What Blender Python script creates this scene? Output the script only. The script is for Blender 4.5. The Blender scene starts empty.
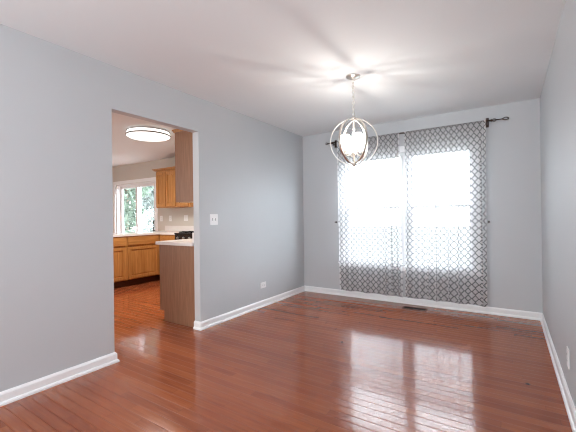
import bpy, bmesh, math, random
from mathutils import Vector, Matrix
random.seed(7)
S = bpy.context.scene
C = S.collection
PI = math.pi

# ------------------------------------------------------------------ camera
W, H, T = 3.0235, 2.44, 0.0885          # dining room width, ceiling height, left wall thickness
YO1, YO2, HO = -3.0856, -2.1568, 2.0815  # opening in the left wall
yaw, pitch, roll = -0.576986, 0.0019175, -0.013188
fwd = Vector((math.sin(yaw)*math.cos(pitch), math.cos(yaw)*math.cos(pitch), math.sin(pitch)))
rt = Vector((math.cos(yaw), -math.sin(yaw), 0)); up = rt.cross(fwd)
r2 = rt*math.cos(roll) + up*math.sin(roll); u2 = -rt*math.sin(roll) + up*math.cos(roll)
cd = bpy.data.cameras.new('camera'); cam = bpy.data.objects.new('camera', cd); C.objects.link(cam)
M = Matrix((r2, u2, -fwd)).transposed().to_4x4(); M.translation = Vector((2.7263, -4.6389, 1.1746))
cam.matrix_world = M
cd.sensor_width = 36; cd.lens = 339.65/576*36; cd.clip_start = 0.02
S.camera = cam

# ------------------------------------------------------------------ sky, added fill lights, exposure
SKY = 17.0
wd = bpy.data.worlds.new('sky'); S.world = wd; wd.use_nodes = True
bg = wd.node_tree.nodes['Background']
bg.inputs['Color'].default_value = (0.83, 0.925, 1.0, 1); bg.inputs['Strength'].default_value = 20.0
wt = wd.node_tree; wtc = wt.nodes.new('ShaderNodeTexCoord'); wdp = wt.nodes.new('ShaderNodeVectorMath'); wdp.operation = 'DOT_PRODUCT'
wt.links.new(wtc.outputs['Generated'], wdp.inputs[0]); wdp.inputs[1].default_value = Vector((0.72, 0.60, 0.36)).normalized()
wmr = wt.nodes.new('ShaderNodeMapRange'); wmr.interpolation_type = 'SMOOTHSTEP'       # added sky lobe, out of view, to brighten the left wall
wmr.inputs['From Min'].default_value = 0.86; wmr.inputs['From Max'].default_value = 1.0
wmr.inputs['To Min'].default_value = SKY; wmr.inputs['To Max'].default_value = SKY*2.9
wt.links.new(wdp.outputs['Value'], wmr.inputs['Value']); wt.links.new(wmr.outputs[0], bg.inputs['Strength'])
S.view_settings.view_transform = 'Standard'; S.view_settings.look = 'None'
S.view_settings.gamma = 1; S.view_settings.use_curve_mapping = False
S.view_settings.exposure = 0.0
S.cycles.use_denoising = True
S.cycles.max_bounces = 12; S.cycles.diffuse_bounces = 6; S.cycles.transparent_max_bounces = 24
S.cycles.caustics_reflective = False; S.cycles.caustics_refractive = False
S.cycles.sample_clamp_indirect = 8
S.cycles.pixel_filter_type = 'BLACKMAN_HARRIS'; S.cycles.filter_width = 1.1

def area(name, loc, target, sx, sy, power, col):
    l = bpy.data.lights.new(name, 'AREA'); l.shape = 'RECTANGLE'; l.size = sx; l.size_y = sy
    l.energy = power; l.color = col
    o = bpy.data.objects.new(name, l); C.objects.link(o); o.location = loc
    o.rotation_euler = (Vector(target)-Vector(loc)).to_track_quat('-Z', 'Y').to_euler()
    return o
YR = -7.6     # rear wall of the room, behind the camera
FILL_COL = (0.93, 0.975, 1.0)  # cool tint shared by the added dining room fills
area('fill_rear', (1.5, YR+0.05, 1.35), (1.5, 0, 1.35), 2.5, 1.9, 138, FILL_COL)  # added fill light behind the camera; the rear wall has no window
area('bounce_fill', (2.1, -5.5, 0.9), (2.1, -5.1, H), 1.5, 1.5, 30, FILL_COL)  # unseen fill aimed up, added to brighten the ceiling
area('fill_kitchen', (-2.9, -5.25, 1.45), (-2.9, 0, 1.45), 2.2, 1.3, 48, (1.0, 0.97, 0.93))  # added kitchen fill in front of a solid wall, out of view

# ------------------------------------------------------------------ materials
def newmat(name):
    m = bpy.data.materials.new(name); m.use_nodes = True
    nt = m.node_tree; nt.nodes.clear()
    out = nt.nodes.new('ShaderNodeOutputMaterial')
    return m, nt, out
def N(nt, t, **kw):
    n = nt.nodes.new(t)
    for k, v in kw.items():
        if k in ('op',): n.operation = v
        else: setattr(n, k, v)
    return n
def mth(nt, op, a, b=None, c=None):
    n = nt.nodes.new('ShaderNodeMath'); n.operation = op
    for i, v in enumerate((a, b, c)):
        if v is None: continue
        if isinstance(v, (int, float)): n.inputs[i].default_value = v
        else: nt.links.new(v, n.inputs[i])
    return n.outputs[0]
def pbr(name, col, rough=0.5, metal=0.0, noise=0.0, nscale=30, bump=0.0, bscale=200, emit=None, estr=0, coat=0):
    m, nt, out = newmat(name)
    p = N(nt, 'ShaderNodeBsdfPrincipled'); nt.links.new(p.outputs[0], out.inputs[0])
    p.inputs['Base Color'].default_value = (*col, 1); p.inputs['Roughness'].default_value = rough
    p.inputs['Metallic'].default_value = metal
    if coat: p.inputs['Coat Weight'].default_value = coat
    tc = N(nt, 'ShaderNodeTexCoord')
    if noise:
        nz = N(nt, 'ShaderNodeTexNoise'); nz.inputs['Scale'].default_value = nscale
        nt.links.new(tc.outputs['Object'], nz.inputs['Vector'])
        mx = N(nt, 'ShaderNodeMix', data_type='RGBA', blend_type='MIX')
        mx.inputs['A'].default_value = (*[c*(1-noise) for c in col], 1)
        mx.inputs['B'].default_value = (*[min(1, c*(1+noise)) for c in col], 1)
        nt.links.new(nz.outputs['Fac'], mx.inputs['Factor']); nt.links.new(mx.outputs['Result'], p.inputs['Base Color'])
    if bump:
        nb = N(nt, 'ShaderNodeTexNoise'); nb.inputs['Scale'].default_value = bscale
        nt.links.new(tc.outputs['Object'], nb.inputs['Vector'])
        b = N(nt, 'ShaderNodeBump'); b.inputs['Strength'].default_value = bump; b.inputs['Distance'].default_value = 0.002
        nt.links.new(nb.outputs['Fac'], b.inputs['Height']); nt.links.new(b.outputs[0], p.inputs['Normal'])
    if emit:
        p.inputs['Emission Color'].default_value = (*emit, 1); p.inputs['Emission Strength'].default_value = estr
    return m

def wood(name, c1, c2, axis='Z', rough=0.35, scale=1.0, coat=0.0):
    m, nt, out = newmat(name)
    p = N(nt, 'ShaderNodeBsdfPrincipled'); nt.links.new(p.outputs[0], out.inputs[0])
    tc = N(nt, 'ShaderNodeTexCoord'); mp = N(nt, 'ShaderNodeMapping')
    s = {'X': (2.5, 45, 45), 'Y': (45, 2.5, 45), 'Z': (45, 45, 2.5)}[axis]
    mp.inputs['Scale'].default_value = [v*scale for v in s]
    nt.links.new(tc.outputs['Object'], mp.inputs['Vector'])
    n1 = N(nt, 'ShaderNodeTexNoise'); n1.inputs['Scale'].default_value = 1.0; n1.inputs['Detail'].default_value = 4; n1.inputs['Distortion'].default_value = 0.6
    nt.links.new(mp.outputs[0], n1.inputs['Vector'])
    rp = N(nt, 'ShaderNodeValToRGB'); rp.color_ramp.elements[0].position = 0.3; rp.color_ramp.elements[1].position = 0.7
    rp.color_ramp.elements[0].color = (*c1, 1); rp.color_ramp.elements[1].color = (*c2, 1)
    nt.links.new(n1.outputs['Fac'], rp.inputs[0]); nt.links.new(rp.outputs[0], p.inputs['Base Color'])
    p.inputs['Roughness'].default_value = rough; p.inputs['Coat Weight'].default_value = coat
    b = N(nt, 'ShaderNodeBump'); b.inputs['Strength'].default_value = 0.15; b.inputs['Distance'].default_value = 0.001
    nt.links.new(n1.outputs['Fac'], b.inputs['Height']); nt.links.new(b.outputs[0], p.inputs['Normal'])
    return m

def floor_mat():
    m, nt, out = newmat('hardwood_planks')
    p = N(nt, 'ShaderNodeBsdfPrincipled'); nt.links.new(p.outputs[0], out.inputs[0])
    tc = N(nt, 'ShaderNodeTexCoord'); sp = N(nt, 'ShaderNodeSeparateXYZ'); nt.links.new(tc.outputs['Object'], sp.inputs[0])
    x, y = sp.outputs[0], sp.outputs[1]
    pw = 0.066
    yr = mth(nt, 'DIVIDE', y, pw); row = mth(nt, 'FLOOR', yr); fy = mth(nt, 'FRACT', yr)
    wn = N(nt, 'ShaderNodeTexWhiteNoise', noise_dimensions='1D'); nt.links.new(row, wn.inputs['W'])
    ln = mth(nt, 'MULTIPLY_ADD', wn.outputs['Value'], 0.5, 0.75)
    xs = mth(nt, 'DIVIDE', mth(nt, 'MULTIPLY_ADD', wn.outputs['Value'], 37.0, x), ln)
    idx = mth(nt, 'FLOOR', xs); fx = mth(nt, 'FRACT', xs)
    cmb = N(nt, 'ShaderNodeCombineXYZ'); nt.links.new(idx, cmb.inputs[0]); nt.links.new(row, cmb.inputs[1])
    w2 = N(nt, 'ShaderNodeTexWhiteNoise', noise_dimensions='3D'); nt.links.new(cmb.outputs[0], w2.inputs['Vector'])
    ws = N(nt, 'ShaderNodeSeparateColor'); nt.links.new(w2.outputs['Color'], ws.inputs[0])
    # grain along the plank, shifted per plank
    gv = N(nt, 'ShaderNodeCombineXYZ')
    nt.links.new(mth(nt, 'MULTIPLY_ADD', ws.outputs[0], 50.0, mth(nt, 'MULTIPLY', x, 3.0)), gv.inputs[0])
    nt.links.new(mth(nt, 'MULTIPLY', y, 60.0), gv.inputs[1]); nt.links.new(mth(nt, 'MULTIPLY', ws.outputs[1], 20.0), gv.inputs[2])
    gn = N(nt, 'ShaderNodeTexNoise'); gn.inputs['Scale'].default_value = 1.0; gn.inputs['Detail'].default_value = 5; gn.inputs['Distortion'].default_value = 0.5
    nt.links.new(gv.outputs[0], gn.inputs['Vector'])
    rp = N(nt, 'ShaderNodeValToRGB'); e = rp.color_ramp.elements
    e[0].position = 0.25; e[0].color = (*FC1, 1); e[1].position = 0.75; e[1].color = (*FC3, 1)
    mid = rp.color_ramp.elements.new(0.5); mid.color = (*FC2, 1)
    fac = mth(nt, 'ADD', mth(nt, 'MULTIPLY', ws.outputs[2], 0.26), mth(nt, 'MULTIPLY_ADD', gn.outputs['Fac'], 0.66, 0.04))
    nt.links.new(fac, rp.inputs[0])
    # joints
    ey = mth(nt, 'MULTIPLY', mth(nt, 'MINIMUM', fy, mth(nt, 'SUBTRACT', 1.0, fy)), pw)
    ex = mth(nt, 'MULTIPLY', mth(nt, 'MINIMUM', fx, mth(nt, 'SUBTRACT', 1.0, fx)), ln)
    ed = mth(nt, 'MINIMUM', ey, ex)
    gr = N(nt, 'ShaderNodeMapRange', interpolation_type='SMOOTHSTEP'); gr.inputs['From Min'].default_value = 0.0008; gr.inputs['From Max'].default_value = 0.0028
    nt.links.new(ed, gr.inputs['Value'])
    mx = N(nt, 'ShaderNodeMix', data_type='RGBA', blend_type='MULTIPLY'); mx.inputs['Factor'].default_value = 1.0
    nt.links.new(rp.outputs[0], mx.inputs['A'])
    gc = N(nt, 'ShaderNodeMapRange'); gc.inputs['To Min'].default_value = 0.72; nt.links.new(gr.outputs[0], gc.inputs['Value'])
    gw = N(nt, 'ShaderNodeMapRange', interpolation_type='SMOOTHSTEP'); gw.inputs['From Min'].default_value = 0.0015; gw.inputs['From Max'].default_value = 0.0050
    nt.links.new(ey, gw.inputs['Value'])
    cc = N(nt, 'ShaderNodeCombineColor')
    for i in range(3): nt.links.new(gc.outputs[0], cc.inputs[i])
    nt.links.new(cc.outputs[0], mx.inputs['B'])
    last = mx.outputs['Result']
    # two small dark knots in the boards
    for kx, ky in ((2.821, -1.782), (1.407, -1.718)):
        vd = N(nt, 'ShaderNodeVectorMath', operation='DISTANCE'); nt.links.new(tc.outputs['Object'], vd.inputs[0]); vd.inputs[1].default_value = (kx, ky, 0)
        kr = N(nt, 'ShaderNodeMapRange'); kr.inputs['From Min'].default_value = 0.008; kr.inputs['From Max'].default_value = 0.02
        kr.inputs['To Min'].default_value = 1.0; kr.inputs['To Max'].default_value = 0.0
        nt.links.new(vd.outputs['Value'], kr.inputs['Value'])
        km = N(nt, 'ShaderNodeMix', data_type='RGBA'); nt.links.new(kr.outputs[0], km.inputs['Factor']); nt.links.new(last, km.inputs['A'])
        km.inputs['B'].default_value = (0.03, 0.012, 0.01, 1); last = km.outputs['Result']
    nt.links.new(last, p.inputs['Base Color'])
    # slightly cupped and tilted boards with eased edges: the board's own normal
    c0 = mth(nt, 'SUBTRACT', fy, 0.5)
    ny = mth(nt, 'MULTIPLY', c0, CUP)
    ny = mth(nt, 'MULTIPLY_ADD', mth(nt, 'SUBTRACT', ws.outputs[0], 0.5), TILT, ny)
    ny = mth(nt, 'MULTIPLY_ADD', mth(nt, 'MULTIPLY', mth(nt, 'SIGN', c0), mth(nt, 'SUBTRACT', 1.0, gw.outputs[0])), 0.11, ny)
    ny = mth(nt, 'MULTIPLY_ADD', mth(nt, 'SUBTRACT', gn.outputs['Fac'], 0.5), 0.006, ny)
    nx = mth(nt, 'MULTIPLY', mth(nt, 'SUBTRACT', ws.outputs[1], 0.5), TILT)
    cn = N(nt, 'ShaderNodeCombineXYZ'); nt.links.new(nx, cn.inputs[0]); nt.links.new(ny, cn.inputs[1]); cn.inputs[2].default_value = 1
    nn = N(nt, 'ShaderNodeVectorMath', operation='NORMALIZE'); nt.links.new(cn.outputs[0], nn.inputs[0])
    nt.links.new(nn.outputs[0], p.inputs['Normal'])
    rg_ = N(nt, 'ShaderNodeMapRange'); rg_.inputs['To Min'].default_value = 0.55; rg_.inputs['To Max'].default_value = 0.10
    nt.links.new(gw.outputs[0], rg_.inputs['Value']); nt.links.new(rg_.outputs[0], p.inputs['Roughness']); p.inputs['IOR'].default_value = 1.65
    sl = N(nt, 'ShaderNodeMapRange'); sl.inputs['To Min'].default_value = 0.02; sl.inputs['To Max'].default_value = 0.5
    nt.links.new(gw.outputs[0], sl.inputs['Value']); nt.links.new(sl.outputs[0], p.inputs['Specular IOR Level'])
    return m
FC1, FC2, FC3 = (0.215, 0.048, 0.018), (0.30, 0.077, 0.029), (0.385, 0.116, 0.043)
CUP, TILT = 0.012, 0.007

def curtain_mat():
    m, nt, out = newmat('trellis_sheer')
    uv = N(nt, 'ShaderNodeUVMap', uv_map='UVMap'); sp = N(nt, 'ShaderNodeSeparateXYZ'); nt.links.new(uv.outputs[0], sp.inputs[0])
    PU, PV = 0.077, 0.083
    cu = mth(nt, 'PINGPONG', mth(nt, 'MULTIPLY', sp.outputs[0], 2/PU), 1.0); cv = mth(nt, 'PINGPONG', mth(nt, 'MULTIPLY', sp.outputs[1], 2/PV), 1.0)
    f = mth(nt, 'ABSOLUTE', mth(nt, 'ADD', mth(nt, 'ADD', cu, cv), -0.89))
    ln = N(nt, 'ShaderNodeMapRange', interpolation_type='SMOOTHSTEP'); ln.inputs['From Min'].default_value = 0.12; ln.inputs['From Max'].default_value = 0.21
    ln.inputs['To Min'].default_value = 1; ln.inputs['To Max'].default_value = 0; nt.links.new(f, ln.inputs['Value'])
    uv2 = N(nt, 'ShaderNodeUVMap', uv_map='edge'); s2 = N(nt, 'ShaderNodeSeparateXYZ'); nt.links.new(uv2.outputs[0], s2.inputs[0])
    hem = mth(nt, 'LESS_THAN', mth(nt, 'MINIMUM', s2.outputs[0], s2.outputs[1]), 0.014)
    op = mth(nt, 'MINIMUM', mth(nt, 'ADD', mth(nt, 'MULTIPLY_ADD', ln.outputs[0], 0.53, 0.44), mth(nt, 'MULTIPLY', hem, 0.38)), 0.97)
    ge = N(nt, 'ShaderNodeNewGeometry'); dt = N(nt, 'ShaderNodeVectorMath', operation='DOT_PRODUCT')
    nt.links.new(ge.outputs['Incoming'], dt.inputs[0]); nt.links.new(ge.outputs['Normal'], dt.inputs[1])
    inv = mth(nt, 'DIVIDE', 1.0, mth(nt, 'MAXIMUM', mth(nt, 'ABSOLUTE', dt.outputs['Value']), 0.15))
    op = mth(nt, 'SUBTRACT', 1.0, mth(nt, 'POWER', mth(nt, 'SUBTRACT', 1.0, op), inv))   # weave closes up edge-on
    col = N(nt, 'ShaderNodeMix', data_type='RGBA'); nt.links.new(ln.outputs[0], col.inputs['Factor'])
    col.inputs['A'].default_value = (0.80, 0.80, 0.81, 1); col.inputs['B'].default_value = (0.055, 0.055, 0.06, 1)
    d = N(nt, 'ShaderNodeBsdfDiffuse'); t = N(nt, 'ShaderNodeBsdfTranslucent'); tr = N(nt, 'ShaderNodeBsdfTransparent')
    nt.links.new(col.outputs['Result'], d.inputs['Color']); nt.links.new(col.outputs['Result'], t.inputs['Color'])
    m1 = N(nt, 'ShaderNodeMixShader'); m1.inputs[0].default_value = 0.35
    nt.links.new(d.outputs[0], m1.inputs[1]); nt.links.new(t.outputs[0], m1.inputs[2])
    m2 = N(nt, 'ShaderNodeMixShader'); nt.links.new(op, m2.inputs[0])
    nt.links.new(tr.outputs[0], m2.inputs[1]); nt.links.new(m1.outputs[0], m2.inputs[2]); nt.links.new(m2.outputs[0], out.inputs[0])
    return m
def veil(name, opac, col, gloss=0.0):
    m, nt, out = newmat(name)
    tr = N(nt, 'ShaderNodeBsdfTransparent'); d = N(nt, 'ShaderNodeBsdfDiffuse'); d.inputs['Color'].default_value = (*col, 1)
    mx = N(nt, 'ShaderNodeMixShader'); mx.inputs[0].default_value = opac
    nt.links.new(tr.outputs[0], mx.inputs[1])
    if gloss:
        d = N(nt, 'ShaderNodeBsdfGlossy'); d.inputs['Roughness'].default_value = 0.02
    nt.links.new(d.outputs[0], mx.inputs[2]); nt.links.new(mx.outputs[0], out.inputs[0])
    return m
def frosted(name):
    m, nt, out = newmat(name)
    tr = N(nt, 'ShaderNodeBsdfTransparent'); tl = N(nt, 'ShaderNodeBsdfTranslucent'); em = N(nt, 'ShaderNodeEmission')
    em.inputs['Color'].default_value = (1.0, 0.95, 0.88, 1); em.inputs['Strength'].default_value = 1.6
    mx = N(nt, 'ShaderNodeMixShader'); mx.inputs[0].default_value = 0.5; nt.links.new(tr.outputs[0], mx.inputs[1]); nt.links.new(tl.outputs[0], mx.inputs[2])
    ad = N(nt, 'ShaderNodeAddShader'); nt.links.new(mx.outputs[0], ad.inputs[0]); nt.links.new(em.outputs[0], ad.inputs[1]); nt.links.new(ad.outputs[0], out.inputs[0])
    return m
def leaf_mat(name, col):
    m, nt, out = newmat(name)
    oi = N(nt, 'ShaderNodeTexCoord'); nz = N(nt, 'ShaderNodeTexNoise'); nz.inputs['Scale'].default_value = 4; nt.links.new(oi.outputs['Object'], nz.inputs['Vector'])
    mx = N(nt, 'ShaderNodeMix', data_type='RGBA'); nt.links.new(nz.outputs['Fac'], mx.inputs['Factor'])
    mx.inputs['A'].default_value = (*[c*0.6 for c in col], 1); mx.inputs['B'].default_value = (*[min(1, c*1.4) for c in col], 1)
    d = N(nt, 'ShaderNodeBsdfDiffuse'); t = N(nt, 'ShaderNodeBsdfTranslucent')
    nt.links.new(mx.outputs['Result'], d.inputs[0]); nt.links.new(mx.outputs['Result'], t.inputs[0])
    ms = N(nt, 'ShaderNodeMixShader'); ms.inputs[0].default_value = 0.4
    nt.links.new(d.outputs[0], ms.inputs[1]); nt.links.new(t.outputs[0], ms.inputs[2]); nt.links.new(ms.outputs[0], out.inputs[0])
    return m

m_wall = pbr('grey_wall_paint', (0.525, 0.547, 0.567), 0.6, noise=0.015, nscale=3, bump=0.12, bscale=260)
m_kwall = pbr('beige_wall_paint', (0.57, 0.535, 0.485), 0.6, noise=0.02, nscale=3, bump=0.12, bscale=260)
m_ceil = pbr('white_ceiling_paint', (0.745, 0.77, 0.785), 0.75, noise=0.01, nscale=2, bump=0.15, bscale=180)
m_trim = pbr('white_trim_paint', (0.87, 0.88, 0.89), 0.35, noise=0.01, nscale=8)
m_vinyl = pbr('white_window_vinyl', (0.80, 0.80, 0.81), 0.35, noise=0.01, nscale=8)
m_plate = pbr('white_plate_plastic', (0.83, 0.83, 0.83), 0.35, noise=0.01)
m_dark = pbr('dark_slot', (0.02, 0.02, 0.021), 0.8, noise=0.1)
m_slot = pbr('grey_slot', (0.30, 0.30, 0.31), 0.6, noise=0.05)
m_floor = floor_mat()
m_oak = wood('honey_oak', (0.36, 0.145, 0.035), (0.56, 0.27, 0.085), 'Z', 0.3, coat=0.2)
m_oakh = wood('honey_oak_horizontal', (0.36, 0.145, 0.035), (0.56, 0.27, 0.085), 'Y', 0.3, coat=0.2)
m_panel = wood('brown_laminate_panel', (0.22, 0.105, 0.055), (0.30, 0.150, 0.085), 'Z', 0.45, 1.6)
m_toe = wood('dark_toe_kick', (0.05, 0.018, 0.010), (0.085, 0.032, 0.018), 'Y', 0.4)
m_counter = pbr('white_countertop', (0.80, 0.77, 0.75), 0.25, noise=0.03, nscale=60)
m_bronze = pbr('oil_rubbed_bronze', (0.075, 0.052, 0.045), 0.38, 0.8, noise=0.2, nscale=60)
m_nickel = pbr('champagne_nickel', (0.80, 0.77, 0.71), 0.28, 1.0, noise=0.03, nscale=20)
m_vent = pbr('brown_floor_register', (0.12, 0.04, 0.025), 0.5, 0.0, noise=0.1)
m_black = pbr('black_enamel', (0.015, 0.015, 0.017), 0.2, noise=0.1)
m_steel = pbr('knob_steel', (0.45, 0.45, 0.46), 0.3, 1.0, noise=0.05)
m_rim = pbr('grey_metal_rim', (0.20, 0.19, 0.18), 0.4, 0.6, noise=0.05)
m_white_enamel = pbr('white_enamel', (0.8, 0.79, 0.78), 0.25, noise=0.01)
m_shade = frosted('frosted_glass_shade')
m_bulb = pbr('lit_bulb', (1, 1, 1), 0.4, noise=0.01, emit=(1.0, 0.9, 0.75), estr=8)
m_diffuser = pbr('lit_white_diffuser', (0.9, 0.9, 0.9), 0.4, noise=0.01, emit=(1.0, 0.97, 0.92), estr=1.35)
m_curtain = curtain_mat()
m_glass = veil('window_glass', 0.05, (1, 1, 1), gloss=1)
m_screen = veil('insect_screen_mesh', 0.3, (0.10, 0.10, 0.11))
m_bark = wood('tree_bark', (0.08, 0.055, 0.04), (0.16, 0.12, 0.09), 'Z', 0.9)
m_leaf1 = leaf_mat('bright_leaves', (0.14, 0.18, 0.14)); m_leaf2 = leaf_mat('pale_leaves', (0.20, 0.225, 0.21))
m_lawn = pbr('lawn_grass', (0.17, 0.175, 0.16), 0.9, noise=0.15, nscale=6, bump=0.5, bscale=60)
m_deck = pbr('patio_concrete', (0.22, 0.21, 0.20), 0.8, noise=0.08, nscale=8)

# ------------------------------------------------------------------ mesh helpers (all in world coordinates)
def box(bm, x0, x1, y0, y1, z0, z1, bev=0.0, mi=0):
    g = bmesh.ops.create_cube(bm, size=1.0)
    vs = g['verts']
    for v in vs: v.co = Vector((x0+(v.co.x+.5)*(x1-x0), y0+(v.co.y+.5)*(y1-y0), z0+(v.co.z+.5)*(z1-z0)))
    fs = set(f for v in vs for f in v.link_faces)
    for f in fs: f.material_index = mi
    if bev:
        es = list(set(e for v in vs for e in v.link_edges))
        bmesh.ops.bevel(bm, geom=es, offset=bev, segments=2, affect='EDGES', profile=0.7)
    return bm
def lathe(bm, prof, origin, axis='Z', n=24, cap=True):
    """prof: list of (radius, height along axis)"""
    o = Vector(origin); rings = []
    for r, h in prof:
        ring = []
        for i in range(n):
            a = 2*PI*i/n; c, s = r*math.cos(a), r*math.sin(a)
            p = {'Z': (c, s, h), 'X': (h, c, s), 'Y': (s, h, c)}[axis]
            ring.append(bm.verts.new(o+Vector(p)))
        rings.append(ring)
    for a, b in zip(rings, rings[1:]):
        for i in range(n):
            f = bm.faces.new((a[i], a[(i+1) % n], b[(i+1) % n], b[i])); f.smooth = True
    if cap:
        bm.faces.new(list(reversed(rings[0]))); bm.faces.new(rings[-1])
    return bm
def tube(bm, pts, r, n=10, closed=False, sec=None):
    """sweep a round (or given) section along points; sec: list of (side, up) offsets"""
    pts = [Vector(p) for p in pts]; m = len(pts); rings = []
    sec = sec or [(r*math.cos(2*PI*i/n), r*math.sin(2*PI*i/n)) for i in range(n)]
    k = len(sec)
    t0 = (pts[1]-pts[0]).normalized()
    ref = Vector((0, 0, 1)) if abs(t0.z) < 0.9 else Vector((1, 0, 0))
    nrm = t0.cross(ref).normalized()
    for i, p in enumerate(pts):
        if closed: t = (pts[(i+1) % m]-pts[i-1]).normalized()
        else: t = (pts[min(i+1, m-1)]-pts[max(i-1, 0)]).normalized()
        nrm = (nrm - t*nrm.dot(t)).normalized(); bn = t.cross(nrm)
        rr = r[i]/max(r) if isinstance(r, (list, tuple)) else 1
        rings.append([bm.verts.new(p+nrm*a*rr+bn*b*rr) for a, b in sec])
    rng = range(m) if closed else range(m-1)
    for i in rng:
        a, b = rings[i], rings[(i+1) % m]
        for j in range(k):
            f = bm.faces.new((a[j], b[j], b[(j+1) % k], a[(j+1) % k])); f.smooth = k > 4
    if not closed:
        bm.faces.new(rings[0]); bm.faces.new(list(reversed(rings[-1])))
    return bm
def rodp(bm, a, b, r, n=12): return tube(bm, [a, b], r, n)
def wloc(p):
    v = Vector((0, 0, 0))
    while p is not None: v += p.location; p = p.parent
    return v
def obj(name, bm, mats, parent=None):
    me = bpy.data.meshes.new(name)
    bmesh.ops.recalc_face_normals(bm, faces=bm.faces[:])
    if parent is not None: bmesh.ops.translate(bm, verts=bm.verts[:], vec=-wloc(parent))
    bm.to_mesh(me); bm.free()
    for mm in (mats if isinstance(mats, (list, tuple)) else [mats]): me.materials.append(mm)
    o = bpy.data.objects.new(name, me); C.objects.link(o)
    if parent is not None: o.parent = parent
    return o
def thing(name, label, cat, loc, group=None):
    o = bpy.data.objects.new(name, None); C.objects.link(o); o.location = loc; o.empty_display_size = 0.1
    o['label'] = label; o['category'] = cat
    if group: o['group'] = group
    return o
def tag(o, label, cat, group=None):
    o['label'] = label; o['category'] = cat
    if group: o['group'] = group
    return o
def struct(o): o['kind'] = 'structure'; return o
B = bmesh.new
def dup(root, loc, label, group=None):
    r = root.copy(); C.objects.link(r); r.location = loc; r['label'] = label
    if group: r['group'] = group
    for ch in list(root.children):
        c = ch.copy(); C.objects.link(c); c.parent = r
        for g in ch.children:
            d = g.copy(); C.objects.link(d); d.parent = c
    return r
def copy_part(o, parent, loc=(0, 0, 0), rot=(0, 0, 0)):
    c = o.copy(); C.objects.link(c); c.parent = parent; c.location = loc; c.rotation_euler = rot
    for g in o.children:
        d = g.copy(); C.objects.link(d); d.parent = c
    return c

# ------------------------------------------------------------------ setting
KX, KY = -5.65, -5.3     # kitchen far side wall and its near wall
def wall(name, boxes, mats, mi=None):
    bm = B()
    for b in boxes: box(bm, *b)
    if mi:
        for f in bm.faces: f.normal_update(); f.material_index = mi(f)
    return struct(obj(name, bm, mats))
wall('floor', [(KX-0.15, W+0.15, YR-0.12, 0.15, -0.12, 0)], m_floor)
wall('ceiling', [(KX-0.15, W+0.15, YR-0.12, 0.15, H, H+0.12)], m_ceil)
# left wall with the cased-less opening; the kitchen face of it is beige
wall('wall_left', [(-T, 0, YR, YO1, 0, H), (-T, 0, YO1, YO2, HO, H), (-T, 0, YO2, 0, 0, H)], [m_wall, m_kwall],
     lambda f: 1 if f.normal.x < -0.5 else 0)
wall('wall_right', [(W, W+0.12, YR, 0, 0, H)], m_wall)
WX0, WX1, WZ0, WZ1 = 0.705, 2.365, 0.505, 2.012
wall('wall_back', [(-T, WX0, 0, 0.15, 0, H), (WX1, W+0.12, 0, 0.15, 0, H), (WX0, WX1, 0, 0.15, 0, WZ0), (WX0, WX1, 0, 0.15, WZ1, H)], m_wall)
PX0, PX1, PZ1 = -5.28, -3.735, 2.0
wall('wall_kitchen_back', [(KX, PX0, 0, 0.15, 0, H), (PX1, -T, 0, 0.15, 0, H), (PX0, PX1, 0, 0.15, PZ1, H)], m_kwall)
wall('wall_kitchen_left', [(KX-0.12, KX, KY, 0.15, 0, H)], m_kwall)
wall('wall_kitchen_front', [(KX, -T, KY-0.12, KY, 0, H)], m_kwall)
wall('wall_rear', [(-T, W+0.12, YR-0.12, YR, 0, H)], m_wall)
wall('ground', [(-40, 14, -30, 40, -0.3, -0.16)], m_lawn)
wall('patio', [(-7.2, -2.6, 0.17, 3.0, -0.155, -0.05)], m_deck)

# baseboards with an eased top and a shoe moulding, mitred at the corners
PROF = [(0, 0), (0.026, 0), (0.026, 0.010), (0.022, 0.019), (0.0145, 0.024), (0.0145, 0.066), (0.011, 0.074), (0.006, 0.080), (0.004, 0.083), (0, 0.083)]
def mould(name, path, i0, i1):
    path = [Vector(p) for p in path]; bm = B(); rings = []
    for i in range(i0, i1+1):
        d1 = (path[i]-path[i-1]).normalized() if i > 0 else None
        d2 = (path[i+1]-path[i]).normalized() if i < len(path)-1 else None
        n1 = Vector((d1.y, -d1.x)) if d1 else None; n2 = Vector((d2.y, -d2.x)) if d2 else None
        n = (n1+n2)/(1+n1.dot(n2)) if n1 and n2 else (n1 or n2)
        rings.append([bm.verts.new((path[i].x+n.x*o, path[i].y+n.y*o, z)) for o, z in PROF])
    for a, b in zip(rings, rings[1:]):
        for j in range(len(PROF)): bm.faces.new((a[j], a[(j+1) % len(PROF)], b[(j+1) % len(PROF)], b[j]))
    bm.faces.new(rings[0]); bm.faces.new(list(reversed(rings[-1])))
    return struct(obj(name, bm, m_trim))
pa = [(0, YR), (0, YO1), (-T, YO1)]
mould('baseboard_left', pa, 0, 2)
pb = [(-T, YO2), (0, YO2), (0, 0), (W, 0), (W, YR)]
mould('baseboard_left_far', pb, 0, 2); mould('baseboard_back', pb, 2, 3); mould('baseboard_right', pb, 3, 4)

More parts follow.
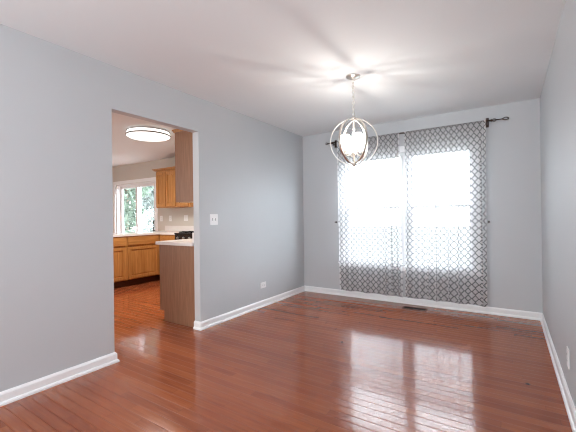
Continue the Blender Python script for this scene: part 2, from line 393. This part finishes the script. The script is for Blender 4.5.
# ---- dining window: casing, sill, frame with two double-hung pairs
win = bpy.data.objects.new('window_1', None); C.objects.link(win); win.location = ((WX0+WX1)/2, 0, WZ0); win['kind'] = 'structure'
cw = 0.082
bm = B()
box(bm, WX0-cw, WX0-0.001, -0.016, -0.0005, WZ0, WZ1+cw, 0.003); box(bm, WX1+0.001, WX1+cw, -0.016, -0.0005, WZ0, WZ1+cw, 0.003)
box(bm, WX0-0.001, WX1+0.001, -0.016, -0.0005, WZ1+0.001, WZ1+cw, 0.003); obj('casing', bm, m_trim, win)
bm = B(); box(bm, WX0-cw-0.015, WX1+cw+0.015, -0.045, -0.0005, WZ0-0.024, WZ0-0.001, 0.004); box(bm, WX0-cw, WX1+cw, -0.014, -0.0005, WZ0-0.075, WZ0-0.025, 0.002); obj('sill', bm, m_trim, win)
fy0, fy1 = 0.05, 0.125; wm = 1.575; mw = 0.05
bm = B(); f_ = 0.014
box(bm, WX0+.001, WX0+f_, 0.012, fy1, WZ0+.001, WZ1-.001); box(bm, WX1-f_, WX1-.001, 0.012, fy1, WZ0+.001, WZ1-.001)
box(bm, WX0+f_, WX1-f_, 0.012, fy1, WZ0+.001, WZ0+f_); box(bm, WX0+f_, WX1-f_, 0.012, fy1, WZ1-f_, WZ1-.001)
box(bm, wm-mw, wm+mw, 0.012, fy1, WZ0+f_, WZ1-f_); obj('window_frame', bm, m_vinyl, win)
zm = 1.285
for xa, xb in ((WX0+f_, wm-mw), (wm+mw, WX1-f_)):
    for za, zb, ya in ((WZ0+f_, zm+0.018, 0.05), (zm-0.018, WZ1-f_, 0.082)):
        yb = ya+0.03; s = 0.03; bm = B()
        box(bm, xa, xa+s, ya, yb, za, zb, 0.002); box(bm, xb-s, xb, ya, yb, za, zb, 0.002)
        box(bm, xa+s, xb-s, ya, yb, za, za+.022, 0.002); box(bm, xa+s, xb-s, ya, yb, zb-s-.006, zb, 0.002)
        sash = obj('sash', bm, m_vinyl, win)
        bm = B(); box(bm, xa+s, xb-s, ya+0.012, ya+0.016, za+.022, zb-s-.006); obj('pane', bm, m_glass, sash)
    bm = B(); box(bm, xa+0.01, xb-0.01, 0.118, 0.120, WZ0+f_, zm); obj('insect_screen', bm, m_screen, win)

# ---- kitchen patio door
pd = bpy.data.objects.new('door_1', None); C.objects.link(pd); pd.location = ((PX0+PX1)/2, 0, 0); pd['kind'] = 'structure'
bm = B(); cw = 0.075
box(bm, PX0-cw, PX0-.001, -0.016, -.0005, 0.001, PZ1+cw, .003); box(bm, PX1+.001, PX1+cw, -0.016, -.0005, 0.001, PZ1+cw, .003); box(bm, PX0-.001, PX1+.001, -0.016, -.0005, PZ1+.001, PZ1+cw, .003)
obj('casing', bm, m_trim, pd)
bm = B(); box(bm, PX0+.001, PX0+.035, 0.01, .14, 0.001, PZ1-.001); box(bm, PX1-.035, PX1-.001, 0.01, .14, 0.001, PZ1-.001); box(bm, PX0+.035, PX1-.035, 0.01, .14, PZ1-.035, PZ1-.001); box(bm, PX0+.035, PX1-.035, 0.01, .14, 0.001, .03)
obj('door_frame', bm, m_vinyl, pd)
for xa, xb, ya in ((PX0+.037, -4.44, 0.095), (-4.53, PX1-.037, 0.04)):
    bm = B(); s = 0.075; yb = ya+.04
    box(bm, xa, xa+s, ya, yb, .032, PZ1-.037, .003); box(bm, xb-s, xb, ya, yb, .032, PZ1-.037, .003)
    box(bm, xa+s, xb-s, ya, yb, .032, .13, .003); box(bm, xa+s, xb-s, ya, yb, PZ1-.10, PZ1-.037, .003)
    pn = obj('sliding_panel', bm, m_vinyl, pd)
    bm = B(); box(bm, xa+s, xb-s, ya+.018, ya+.022, .13, PZ1-.10); obj('pane', bm, m_glass, pn)
bm = B(); hx = PX1-.065; rodp(bm, (hx, -.012, .89), (hx, -.012, 1.14), .012); rodp(bm, (hx, -.012, .91), (hx, .0395, .91), .008); rodp(bm, (hx, -.012, 1.12), (hx, .0395, 1.12), .008)
obj('door_handle', bm, m_bronze, pd)

# ------------------------------------------------------------------ curtain rod and curtains
RY, RZ = -0.095, 2.248
rod = thing('curtain_rod', 'dark bronze curtain rod with looped finials above the window', 'curtain rod', (1.55, RY, RZ))
bm = B(); rodp(bm, (0.545, RY, RZ), (2.56, RY, RZ), 0.011, 16); obj('rod', bm, m_bronze, rod)
for bx in (0.575, 2.525):
    bm = B(); box(bm, bx-.016, bx+.016, -.008, -.0005, RZ-.055, RZ+.055, .003); box(bm, bx-.007, bx+.007, RY, -.006, RZ-.024, RZ-.012, .002)
    lathe(bm, [(.017, -.011), (.019, -.008), (.019, .008), (.017, .011)], (bx, RY, RZ), 'X', 20)
    box(bm, bx-.006, bx+.006, RY-.006, RY+.006, RZ-.045, RZ-.012, .002); obj('bracket', bm, m_bronze, rod)
for x0, s in ((0.56, -1), (2.56, 1)):
    bm = B(); L = 1.0 if s > 0 else 0.6
    P = lambda d, z=0: (x0+s*d*L, RY, RZ+z)
    lathe(bm, [(.010, 0), (.017, s*.004), (.017, s*.012), (.010, s*.018)], (x0, RY, RZ), 'X', 16)
    for ph in (0, PI/2):       # open cage of four ribs
        for sg in (1, -1):
            pts = [(x0+s*L*(.012+.05*t), RY+sg*math.sin(ph)*.017*math.sin(PI*t), RZ+sg*math.cos(ph)*.017*math.sin(PI*t)) for t in [i/8 for i in range(9)]]
            tube(bm, pts, .0035, 6)
    rodp(bm, P(.06), P(.125), .006); lathe(bm, [(.004, -.006), (.011, 0), (.004, .006)], P(.118), 'X', 12)
    pts = [(x0+s*L*(.148+.026*math.cos(a)), RY, RZ+.0135*math.sin(a)) for a in [2*PI*i/20 for i in range(20)]]
    tube(bm, pts, .0055, 8, closed=True)
    obj('finial', bm, m_bronze, rod)

def curtain(name, label, x0, x1, xb0, xb1, folds, seed):
    """folds: (position 0..1, width m, depth m, phase)"""
    rnd = random.Random(seed); nu, nv = 420, 44
    ztop, zbot = RZ+0.009, 0.108
    bm = B(); uvs = {}
    waves = [(rnd.uniform(5, 15), rnd.uniform(0, 6.28), rnd.uniform(.001, .0022)) for _ in range(4)]
    rows = []
    for j in range(nv+1):
        t = j/nv; z = ztop+(zbot-ztop)*t
        xa, xb = x0+(xb0-x0)*t, x1+(xb1-x1)*t
        gather = 1-min(1, t/0.10)
        row = []; s = 0; prev = None
        for i in range(nu+1):
            u = i/nu; x = xa+(xb-xa)*u
            y = 0; dx = 0
            for pos, w, d, ph in folds:
                q = (u-pos)*(xb-xa)/w + 0.06*math.sin(ph+t*4)
                dx -= 1.9*w*q*math.exp(-q*q)*min(1, t*4)*(1 if d >= .03 else 0)
                y += d*(0.35+0.75*min(1, t*2.2))*math.exp(-q*q)
            for k, ph, a in waves: y += a*(0.5+1.8*t)*math.sin(k*u*6.28+ph+t*1.2)
            y = y*(1-.55*gather) + gather*0.004*math.sin(u*150+seed)*(1 if t > 0.015 else .6)
            if t < 0.035:            # pocket hugs the front of the rod
                y = y*0.4
            dzb = 0.006*math.sin(u*22+seed)*t*t
            co = Vector((x+dx, RY-0.0165-y*0.8, z+dzb))
            if prev is not None: s += math.hypot(co.x-prev.x, co.y-prev.y)
            prev = co; row.append((bm.verts.new(co), s))
        rows.append(row)
    for j in range(nv):
        for i in range(nu):
            q = [rows[j][i], rows[j][i+1], rows[j+1][i+1], rows[j+1][i]]
            f = bm.faces.new([v for v, _ in q]); f.smooth = True
    lu = bm.loops.layers.uv.new('UVMap'); le = bm.loops.layers.uv.new('edge')
    sm = {}
    for row in rows:
        tot = row[-1][1]; mean = rows[nv//2][-1][1]
        for v, s in row: sm[v] = (s/tot*mean, s, tot-s)
    for f in bm.faces:
        for l in f.loops:
            s, a, b_ = sm[l.vert]; l[lu].uv = (s+seed*.03, l.vert.co.z-ztop); l[le].uv = (a, b_)
    return tag(obj(name, bm, m_curtain), label, 'curtain', 'trellis sheers on the rod')
curtain('sheer_curtain', 'white sheer trellis-print curtain panel on the left half of the window', 0.64, 1.53, 0.66, 1.555,
        [(.12, .03, .016, 0), (.42, .05, .012, 1), (.76, .020, .032, 2), (.86, .022, .036, 3), (.935, .018, .03, .5)], 1)
curtain('sheer_curtain', 'white sheer trellis-print curtain panel on the right half, wider and hanging by the bare wall', 1.60, 2.512, 1.585, 2.505,
        [(.035, .016, .03, 0), (.31, .012, .03, 1), (.41, .020, .034, 2), (.56, .011, .03, .6), (.68, .013, .03, 3), (.95, .018, .03, 1.5)], 2)
for x, lab in ((0.569, 'small dark curtain holdback knob on the wall left of the window'), (2.526, 'small dark curtain holdback knob right of the curtains')):
    bm = B(); z = 1.082
    lathe(bm, [(.012, -.0005), (.012, -.004), (.005, -.007), (.004, -.026), (.009, -.031), (.011, -.037), (.008, -.043), (.002, -.046)], (x, 0, z), 'Y', 16)
    tag(obj('curtain_holdback', bm, m_bronze), lab, 'holdback', 'curtain holdbacks beside the window')

# ------------------------------------------------------------------ chandelier
CX, CY = 1.553, -1.723
ch = thing('chandelier', 'nickel orb chandelier with four lit white glass shades hanging from the ceiling', 'chandelier', (CX, CY, H))
bm = B(); lathe(bm, [(.064, H-.0008), (.064, H-.006), (.058, H-.012), (.030, H-.022), (.012, H-.027), (.010, H-.040)], (CX, CY, 0), 'Z', 32); obj('canopy', bm, m_nickel, ch)
ZT, ZB = 2.062, 1.632
bm = B(); nl = 13; z0 = H-.034; z1 = ZT+.028; L = (z0-z1)/nl
for k in range(nl):
    zc = z0-(k+.5)*L; a = PI/2*(k % 2)+.4; hh = L*.5+.004
    pts = []
    for i in range(16):
        q = 2*PI*i/16; pts.append((CX+math.cos(a)*.009*math.cos(q), CY+math.sin(a)*.009*math.cos(q), zc+hh*math.sin(q)))
    tube(bm, pts, 0.0028, 6, closed=True)
obj('chain', bm, m_nickel, ch)
bm = B(); pts = [(CX+.011*math.cos(a)*.838, CY-.011*math.cos(a)*.545, ZT+.019+.011*math.sin(a)) for a in [2*PI*i/18 for i in range(18)]]
tube(bm, pts, .0026, 8, closed=True)
lathe(bm, [(.006, ZT+.008), (.022, ZT+.002), (.028, ZT-.006), (.020, ZT-.014), (.008, ZT-.018)], (CX, CY, 0), 'Z', 24); obj('hub', bm, m_nickel, ch)
zc = (ZT+ZB)/2; RR = (ZT-ZB)/2-.006
base = math.radians(22.3)     # the rings' planes turn about the centre column
for az, rr in ((base+.05, RR), (base+math.radians(53), RR-.008), (base+math.radians(-57), RR-.016)):
    bm = B(); ca, sa = math.cos(az), math.sin(az); n = 64
    rings = []
    for i in range(n):
        q = 2*PI*i/n; rad = Vector((ca*math.cos(q), sa*math.cos(q), math.sin(q))); side = Vector((-sa, ca, 0)); o = Vector((CX, CY, zc))
        rings.append([bm.verts.new(o+rad*(rr+dr)+side*ds) for dr, ds in ((-.002, -.010), (.005, -.010), (.005, .010), (-.002, .010))])
    for i in range(n):
        a, b = rings[i], rings[(i+1) % n]
        for j in range(4): bm.faces.new((a[j], b[j], b[(j+1) % 4], a[(j+1) % 4]))
    obj('orb_ring', bm, m_nickel, ch)
bm = B(); lathe(bm, [(.007, ZT-.016), (.007, 1.98), (.013, 1.972), (.013, 1.955), (.007, 1.948), (.007, 1.79), (.016, 1.775), (.022, 1.755), (.016, 1.735), (.008, 1.725), (.008, ZB+.03)], (CX, CY, 0), 'Z', 20); obj('center_column', bm, m_nickel, ch)
bm = B(); lathe(bm, [(.004, ZB-.010), (.012, ZB-.004), (.026, ZB+.004), (.026, ZB+.012), (.010, ZB+.026), (.006, ZB+.034)], (CX, CY, 0), 'Z', 24); obj('bottom_finial', bm, m_nickel, ch)
for k in range(4):
    a = base+math.radians(20)+k*PI/2; dx, dy = math.cos(a), math.sin(a); R = .082
    bm = B(); P = lambda r, z: (CX+dx*r, CY+dy*r, z)
    pts = [P(.018, 1.755), P(.03, 1.738), P(.05, 1.722), P(.068, 1.722), P(.079, 1.735), P(R, 1.755)]
    tube(bm, pts, .005, 8); lathe(bm, [(.006, 1.750), (.024, 1.757), (.026, 1.764), (.012, 1.768), (.011, 1.80)], P(R, 0), 'Z', 20)
    arm = obj('arm', bm, m_nickel, ch)
    bm = B(); lathe(bm, [(.028, 1.756), (.040, 1.762), (.040, 1.902), (.038, 1.902), (.038, 1.765), (.027, 1.759)], P(R, 0), 'Z', 28, cap=False)
    obj('glass_shade', bm, m_shade, arm)
    bm = B(); lathe(bm, [(.010, 1.801), (.012, 1.81), (.017, 1.83), (.016, 1.845), (.008, 1.862), (.002, 1.87)], P(R, 0), 'Z', 16); obj('bulb', bm, m_bulb, arm)
    l = bpy.data.lights.new('bulb_light', 'POINT'); l.energy = 4.9; l.color = (1.0, 0.94, 0.87); l.shadow_soft_size = 0.012
    lo = bpy.data.objects.new('bulb_light', l); C.objects.link(lo); lo.parent = arm; lo.location = Vector(P(R, 1.893))-ch.location

# ------------------------------------------------------------------ kitchen ceiling light
KLX, KLY = -1.62, -1.62
kl = thing('ceiling_light', 'round flush-mount ceiling light with nickel rim, lit in the kitchen', 'ceiling light', (KLX, KLY, H))
bm = B(); lathe(bm, [(.285, H-.0008), (.285, H-.018), (.27, H-.022), (.05, H-.022)], (KLX, KLY, 0), 'Z', 64); obj('ceiling_pan', bm, m_white_enamel, kl)
bm = B(); lathe(bm, [(.293, H-.016), (.297, H-.018), (.297, H-.026), (.293, H-.028)], (KLX, KLY, 0), 'Z', 64, cap=False); obj('rim', bm, m_rim, kl)
bm = B(); lathe(bm, [(.300, H-.066), (.306, H-.068), (.306, H-.082), (.298, H-.084)], (KLX, KLY, 0), 'Z', 64, cap=False); obj('rim', bm, m_rim, kl)
bm = B(); lathe(bm, [(.285, H-.028), (.296, H-.05), (.296, H-.082), (.27, H-.097), (.2, H-.108), (.1, H-.113), (.002, H-.115)], (KLX, KLY, 0), 'Z', 64, cap=False); obj('diffuser', bm, m_diffuser, kl)
l = bpy.data.lights.new('flush_light', 'AREA'); l.shape = 'DISK'; l.size = 0.5; l.energy = 52; l.color = (1, .95, .88)
lo = bpy.data.objects.new('flush_light', l); C.objects.link(lo); lo.parent = kl; lo.location = (0, 0, -.125)

# ------------------------------------------------------------------ wall plates
def plate(name, kind, cat, label, centre, normal, w, h, group):
    """built in the wall's own axes: side s along the wall, n out of it"""
    c = Vector(centre); n = Vector(normal); s = Vector((0, 0, 1)).cross(n)
    def bx(bm, s0, s1, z0, z1, n0, n1, bev=0):
        ps = [c+s*a+n*b for a in (s0, s1) for b in (n0, n1)]
        box(bm, min(p.x for p in ps), max(p.x for p in ps), min(p.y for p in ps), max(p.y for p in ps), c.z+z0, c.z+z1, bev)
    t = thing(name, label, cat, centre, group)
    bm = B(); bx(bm, -w/2, w/2, -h/2, h/2, .0006, .006, .0018); obj('cover_plate', bm, m_plate, t)
    if kind == 'toggle':
        for q in (-.023, .023):
            bm = B(); bx(bm, q-.006, q+.006, -.013, .013, .006, .0068); k = obj('slot', bm, m_slot, t)
            bm = B(); bx(bm, q-.0045, q+.0045, -.011, .004, .0068, .016, .001); obj('toggle', bm, m_plate, k)
    else:
        horiz = kind == 'outlet_h'
        for q in (-.02, .02):
            bm = B()
            if horiz: bx(bm, q-.0145, q+.0145, -.017, .017, .006, .0078, .001)
            else: bx(bm, -.017, .017, q-.0145, q+.0145, .006, .0078, .001)
            soc = obj('socket', bm, m_plate, t)
            bm = B()
            for d in (-.006, .006):
                if horiz: bx(bm, q-.006, q+.005, d-.0012, d+.0012, .0078, .0082)
                else: bx(bm, d-.0012, d+.0012, q-.005, q+.006, .0078, .0082)
            obj('contact_slots', bm, m_dark, soc)
    return t
plate('light_switch', 'toggle', 'light switch', 'white double toggle light switch on grey wall beside the kitchen opening', (0, -1.95, 1.154), (1, 0, 0), .116, .118, 'dining wall plates')
plate('wall_outlet', 'outlet_h', 'outlet', 'white sideways wall outlet low on the left grey wall', (0, -1.075, .279), (1, 0, 0), .118, .076, 'dining wall outlets')
plate('wall_outlet', 'outlet', 'outlet', 'white upright wall outlet low on the right wall by the photo edge', (W, -1.945, .283), (-1, 0, 0), .076, .118, 'dining wall outlets')
plate('wall_outlet', 'outlet', 'outlet', 'white kitchen wall plate nearest the patio door, left of its neighbours', (-3.54, 0, 1.17), (0, -1, 0), .085, .118, 'kitchen wall outlets')
plate('wall_outlet', 'outlet', 'outlet', 'white kitchen wall plate in the middle, under the two-door cabinet', (-3.24, 0, 1.17), (0, -1, 0), .076, .118, 'kitchen wall outlets')
plate('wall_outlet', 'outlet', 'outlet', 'white kitchen wall plate nearest the range, right of its neighbours', (-2.755, 0, 1.175), (0, -1, 0), .116, .118, 'kitchen wall outlets')

# ------------------------------------------------------------------ floor register
vt = thing('floor_vent', 'brown metal floor register in the wood floor below the curtains', 'floor vent', (1.72, -.215, 0))
bm = B(); x0, x1, y0, y1 = 1.575, 1.865, -.268, -.160; e = .016
box(bm, x0, x1, y0, y0+e, .0004, .005, .001); box(bm, x0, x1, y1-e, y1, .0004, .005, .001); box(bm, x0, x0+e, y0+e, y1-e, .0004, .005, .001); box(bm, x1-e, x1, y0+e, y1-e, .0004, .005, .001)
obj('frame', bm, m_vent, vt)
bm = B(); box(bm, x0+e, x1-e, y0+e, y1-e, .0004, .0012); obj('duct_well', bm, m_dark, vt)
bm = B()
for k in range(20):
    xx = x0+e+.006+k*(x1-x0-2*e-.012)/19; box(bm, xx-.002, xx+.002, y0+e, y1-e, .0012, .0035)
obj('louvers', bm, m_dark, vt)

# ------------------------------------------------------------------ kitchen cabinets
def front(bm, face, a0, a1, z0, z1, d, raised=True, rail=.05):
    """a framed door or drawer front lying on plane `d`; face '+x' or '-y'"""
    def bx(a, b, c, e, n0, n1, bev):
        if face == '+x': box(bm, d+n0, d+n1, a, b, c, e, bev)
        elif face == '-x': box(bm, d-n1, d-n0, a, b, c, e, bev)
        else: box(bm, a, b, d-n1, d-n0, c, e, bev)
    if not raised:
        bx(a0, a1, z0, z1, 0, .026, .004); return
    bx(a0, a0+rail, z0, z1, 0, .026, .003); bx(a1-rail, a1, z0, z1, 0, .026, .003)
    bx(a0+rail, a1-rail, z0, z0+rail, 0, .026, .003); bx(a0+rail, a1-rail, z1-rail, z1, 0, .026, .003)
    bx(a0+rail-.004, a1-rail+.004, z0+rail-.004, z1-rail+.004, .001, .009, 0)
    bx(a0+rail+.022, a1-rail-.022, z0+rail+.022, z1-rail-.022, .009, .017, .004)
ZC = .872
def base_cab(label, face, d, a0, a1, depth, ndoor=1, group='base cabinets', endpanel=False, filler=(0, 0), drawer=True, lo=None):
    back = {'+x': d-depth, '-x': d+depth, '-y': d+depth}[face]
    mid = (d+back)/2
    t = thing('base_cabinet', label, 'cabinet', (mid, (a0+a1)/2, 0) if face != '-y' else ((a0+a1)/2, mid, 0), group)
    def bx(bm, a, b, n0, n1, z0, z1, bev=0):      # n measured inward from the front plane
        if face == '+x': box(bm, d-n1, d-n0, a, b, z0, z1, bev)
        elif face == '-x': box(bm, d+n0, d+n1, a, b, z0, z1, bev)
        else: box(bm, a, b, d+n0, d+n1, z0, z1, bev)
    bm = B(); bx(bm, a0+.001, a1-.001, 0, depth-.002, .115, ZC); obj('body', bm, m_oak, t)
    bm = B(); bx(bm, a0+.001, a1-.001, .065, depth-.002, .001, .115); obj('toe_kick', bm, m_toe, t)
    f0, f1 = a0+.018+filler[0], a1-.018-filler[1]
    w = (f1-f0)/ndoor
    for k in range(ndoor):
        p0, p1 = f0+k*w+.006, f0+(k+1)*w-.006
        bm = B(); front(bm, face, p0, p1, .135, .685 if drawer else .85, d); obj('door', bm, m_oak, t)
        if drawer: bm = B(); front(bm, face, p0, p1, .715, .855, d, False); obj('drawer', bm, m_oakh, t)
    if endpanel:
        bm = B(); bx(bm, a0-.012, a0, -.0, depth-.002, .115, ZC); bx(bm, a0-.012, a0, .075, depth-.002, .001, .115); obj('end_panel', bm, m_panel, t)['label'] = 'brown laminate end panel'
    return t
FX = -2.805                    # front plane of the run that stands before the patio door
base_cab('honey oak base cabinet with one wide drawer, beside the inner counter corner', '+x', FX, -1.26, -.62, .60)
base_cab('honey oak base cabinet cut off by the left edge of the wall opening', '+x', FX, -2.16, -1.26, .60, 2)
cc_ = thing('base_cabinet', 'oak corner cabinet block behind the bend of the far counter', 'cabinet', (-3.1, -.31, 0), 'base cabinets')
bm = B(); box(bm, -3.405, FX, -.619, -.002, .115, ZC); obj('body', bm, m_oak, cc_)
bm = B(); box(bm, -3.405, FX-.065, -.619, -.002, .001, .115); obj('toe_kick', bm, m_toe, cc_)
base_cab('small oak base cabinet with one drawer between the counter corner and the range', '-y', -.60, FX+.022, -2.305, .60)
base_cab('base cabinet with brown end panel standing right behind the wall opening', '-x', -.675, -2.142, -1.38, -T+.675-.001, 2, endpanel=True)
base_cab('base cabinet hidden behind the one with brown end panel, under the near counter', '-x', -.675, -1.38, -.64, -T+.675-.001, 1)
base_cab('base cabinet right of the range under the near counter corner', '-y', -.60, -1.515, -.70, .60, 1)

# countertops (continuous slabs) with low backsplash
def slab(label, rects, splash, loc):
    t = thing('countertop', label, 'countertop', loc, 'white countertops')
    bm = B()
    for r in rects: box(bm, *r, ZC+.001, ZC+.037, .004)
    obj('slab', bm, m_counter, t)
    bm = B()
    for r in splash: box(bm, *r, ZC+.038, ZC+.145, .002)
    obj('backsplash', bm, m_counter, t)
slab('white L-shaped countertop on the far oak cabinets before the patio door', [(-3.44, FX+.03, -2.19, -.002), (FX+.0302, -2.306, -.635, -.002)], [(-3.40, -2.306, -.02, -.002)], (-3.1, -1.0, ZC))
slab('white countertop on the near cabinet with brown end panel', [(-.705, -T-.001, -2.185, -.002), (-1.513, -.7052, -.635, -.002)], [(-T-.02, -T-.001, -2.16, -.022), (-1.513, -T-.001, -.02, -.002)], (-.4, -1.1, ZC))

# range
rg = thing('kitchen_range', 'black kitchen range with control knobs between the oak base cabinets', 'range', (-1.91, -.33, 0))
bm = B(); box(bm, -2.300, -1.520, -.60, -.002, .09, .885, .004); box(bm, -2.27, -1.55, -.54, -.02, .001, .09); obj('body', bm, m_black, rg)
bm = B(); box(bm, -2.302, -1.518, -.655, -.002, .886, .912, .004); obj('cooktop', bm, m_black, rg)
bm = B(); box(bm, -2.298, -1.522, -.645, -.601, .76, .884, .006); cp = obj('control_panel', bm, m_black, rg)
for k in range(5):
    bm = B(); lathe(bm, [(.024, -.646), (.022, -.652), (.018, -.668), (.016, -.670)], (-2.22+k*.155, 0, .822), 'Y', 18); obj('knob', bm, m_steel, cp)
bm = B(); box(bm, -2.295, -1.525, -.640, -.601, .24, .752, .006); dr = obj('oven_door', bm, m_black, rg)
bm = B(); rodp(bm, (-2.25, -.685, .71), (-1.57, -.685, .71), .011); rodp(bm, (-2.22, -.685, .71), (-2.22, -.641, .71), .008); rodp(bm, (-1.60, -.685, .71), (-1.60, -.641, .71), .008); obj('handle', bm, m_steel, dr)
bm = B(); box(bm, -2.298, -1.522, -.05, -.004, .913, 1.03, .006); obj('backguard', bm, m_white_enamel, rg)['label'] = 'white backguard'
for gx in (-2.11, -1.71):
    bm = B()
    for yy in (-.5, -.35, -.2): box(bm, gx-.16, gx+.16, yy-.006, yy+.006, .924, .936)
    for xx in (-.15, 0, .15): box(bm, gx+xx-.006, gx+xx+.006, -.58, -.12, .913, .930)
    obj('burner_grate', bm, m_black, rg)

# upper cabinets
def upper(label, face, d, a0, a1, depth, z0, z1, ndoor, end=None, crown=True, crown_sides=(True, True)):
    back = {'-x': d+depth, '-y': d+depth}[face]
    t = thing('wall_cabinet', label, 'cabinet', ((d+back)/2, (a0+a1)/2, z0) if face == '-x' else ((a0+a1)/2, (d+back)/2, z0), 'wall cabinets')
    def bx(bm, a, b, n0, n1, c, e, bev=0):
        if face == '-x': box(bm, d+n0, d+n1, a, b, c, e, bev)
        else: box(bm, a, b, d+n0, d+n1, c, e, bev)
    bm = B(); bx(bm, a0+.001, a1-.001, 0, depth-.002, z0, z1); obj('body', bm, m_oak, t)
    w = (a1-a0-.03)/ndoor
    for k in range(ndoor):
        bm = B(); front(bm, face, a0+.015+k*w+.011, a0+.015+(k+1)*w-.011, z0+.02, z1-.035, d, True, .055); obj('door', bm, m_oak, t)
    bm = B()
    for i, (o0, h0, h1) in enumerate(((.012, -.012, .008), (.026, .008, .024), (.046, .024, .042))):
        s0, s1 = (o0 if crown_sides[0] else -.001), (o0 if crown_sides[1] else -.001)
        bx(bm, a0-s0, a1+s1, -o0-.018, depth-.002, z1+h0 if i else z1+.0005, z1+h1, .003)
    if crown: obj('crown_moulding', bm, m_oak, t)
    else: bm.free()
    if end == 'a0':
        bm = B(); bx(bm, a0-.010, a0, 0, depth-.002, z0-.001, z1); obj('end_panel', bm, m_panel, t)['label'] = 'brown laminate end panel'
    return t
upper('honey oak wall cabinet with two doors beside the patio door', '-y', -.305, -3.285, -2.645, .305, 1.385, 2.125, 2, crown_sides=(True, False))
upper('honey oak wall cabinet with one door, right of the two-door one', '-y', -.305, -2.645, -2.282, .305, 1.385, 2.125, 1, crown_sides=(False, True))
upper('wall cabinet with brown end panel at the right edge of the opening', '-x', -.385, -2.14, -1.38, -T+.385-.001, 1.352, 2.128, 2, end='a0', crown_sides=(False, True))

# ------------------------------------------------------------------ trees in the yard beyond the patio door
def tree(x, y, h, r, mat, n, label, seed):
    rnd = random.Random(seed)
    t = thing('tree', label, 'tree', (x, y, -.16), 'trees beyond the patio door')
    bm = B(); tube(bm, [(x, y, -.16), (x+.05, y, h*.3), (x-.05, y+.04, h*.6), (x, y, h*.9)], [.09, .075, .05, .02], 10, sec=[(.09*math.cos(2*PI*i/10), .09*math.sin(2*PI*i/10)) for i in range(10)])
    for k in range(9):
        a = rnd.uniform(0, 6.28); z = h*rnd.uniform(.25, .7); q = r*rnd.uniform(.5, .85)
        tube(bm, [(x, y, z), (x+math.cos(a)*q*.5, y+math.sin(a)*q*.5, z+.2), (x+math.cos(a)*q, y+math.sin(a)*q, z+.55)], .02, 6)
    obj('trunk', bm, m_bark, t)
    bm = B()
    blobs = [(Vector((x+rnd.uniform(-1, 1)*r*.6, y+rnd.uniform(-1, 1)*r*.6, rnd.uniform(.05, .96)*h)), r*rnd.uniform(.3, .55)) for _ in range(int(8+6*h))]
    for k in range(n):
        c, br = rnd.choice(blobs); v = Vector((rnd.gauss(0, 1), rnd.gauss(0, 1), rnd.gauss(0, 1))).normalized()*br*rnd.uniform(.55, 1.05)
        p = c+v; s = rnd.uniform(.05, .10)
        ax = Vector((rnd.gauss(0, 1), rnd.gauss(0, 1), rnd.gauss(0, 1))).normalized(); bx_ = ax.orthogonal().normalized()
        cx_ = ax.cross(bx_)
        q = [p-ax*s*1.4, p+bx_*s*.6+cx_*s*.15, p+ax*s*1.4, p-bx_*s*.6+cx_*s*.15]
        if min(v_.z for v_ in q) < -.1: continue
        bm.faces.new([bm.verts.new(v_) for v_ in q])
    obj('foliage', bm, mat, t)
tree(-10.1, 3.2, 6.4, 1.15, m_leaf1, 8000, 'tall green leafy tree filling the left patio door pane', 11)
tree(-12.8, 6.6, 7.2, 1.5, m_leaf2, 8000, 'tall paler leafy tree farther back, in the right patio door pane', 12)
tree(-7.75, 3.55, 1.9, 0.75, m_leaf2, 2500, 'low pale leafy bush at the bottom of the right patio door pane', 13)
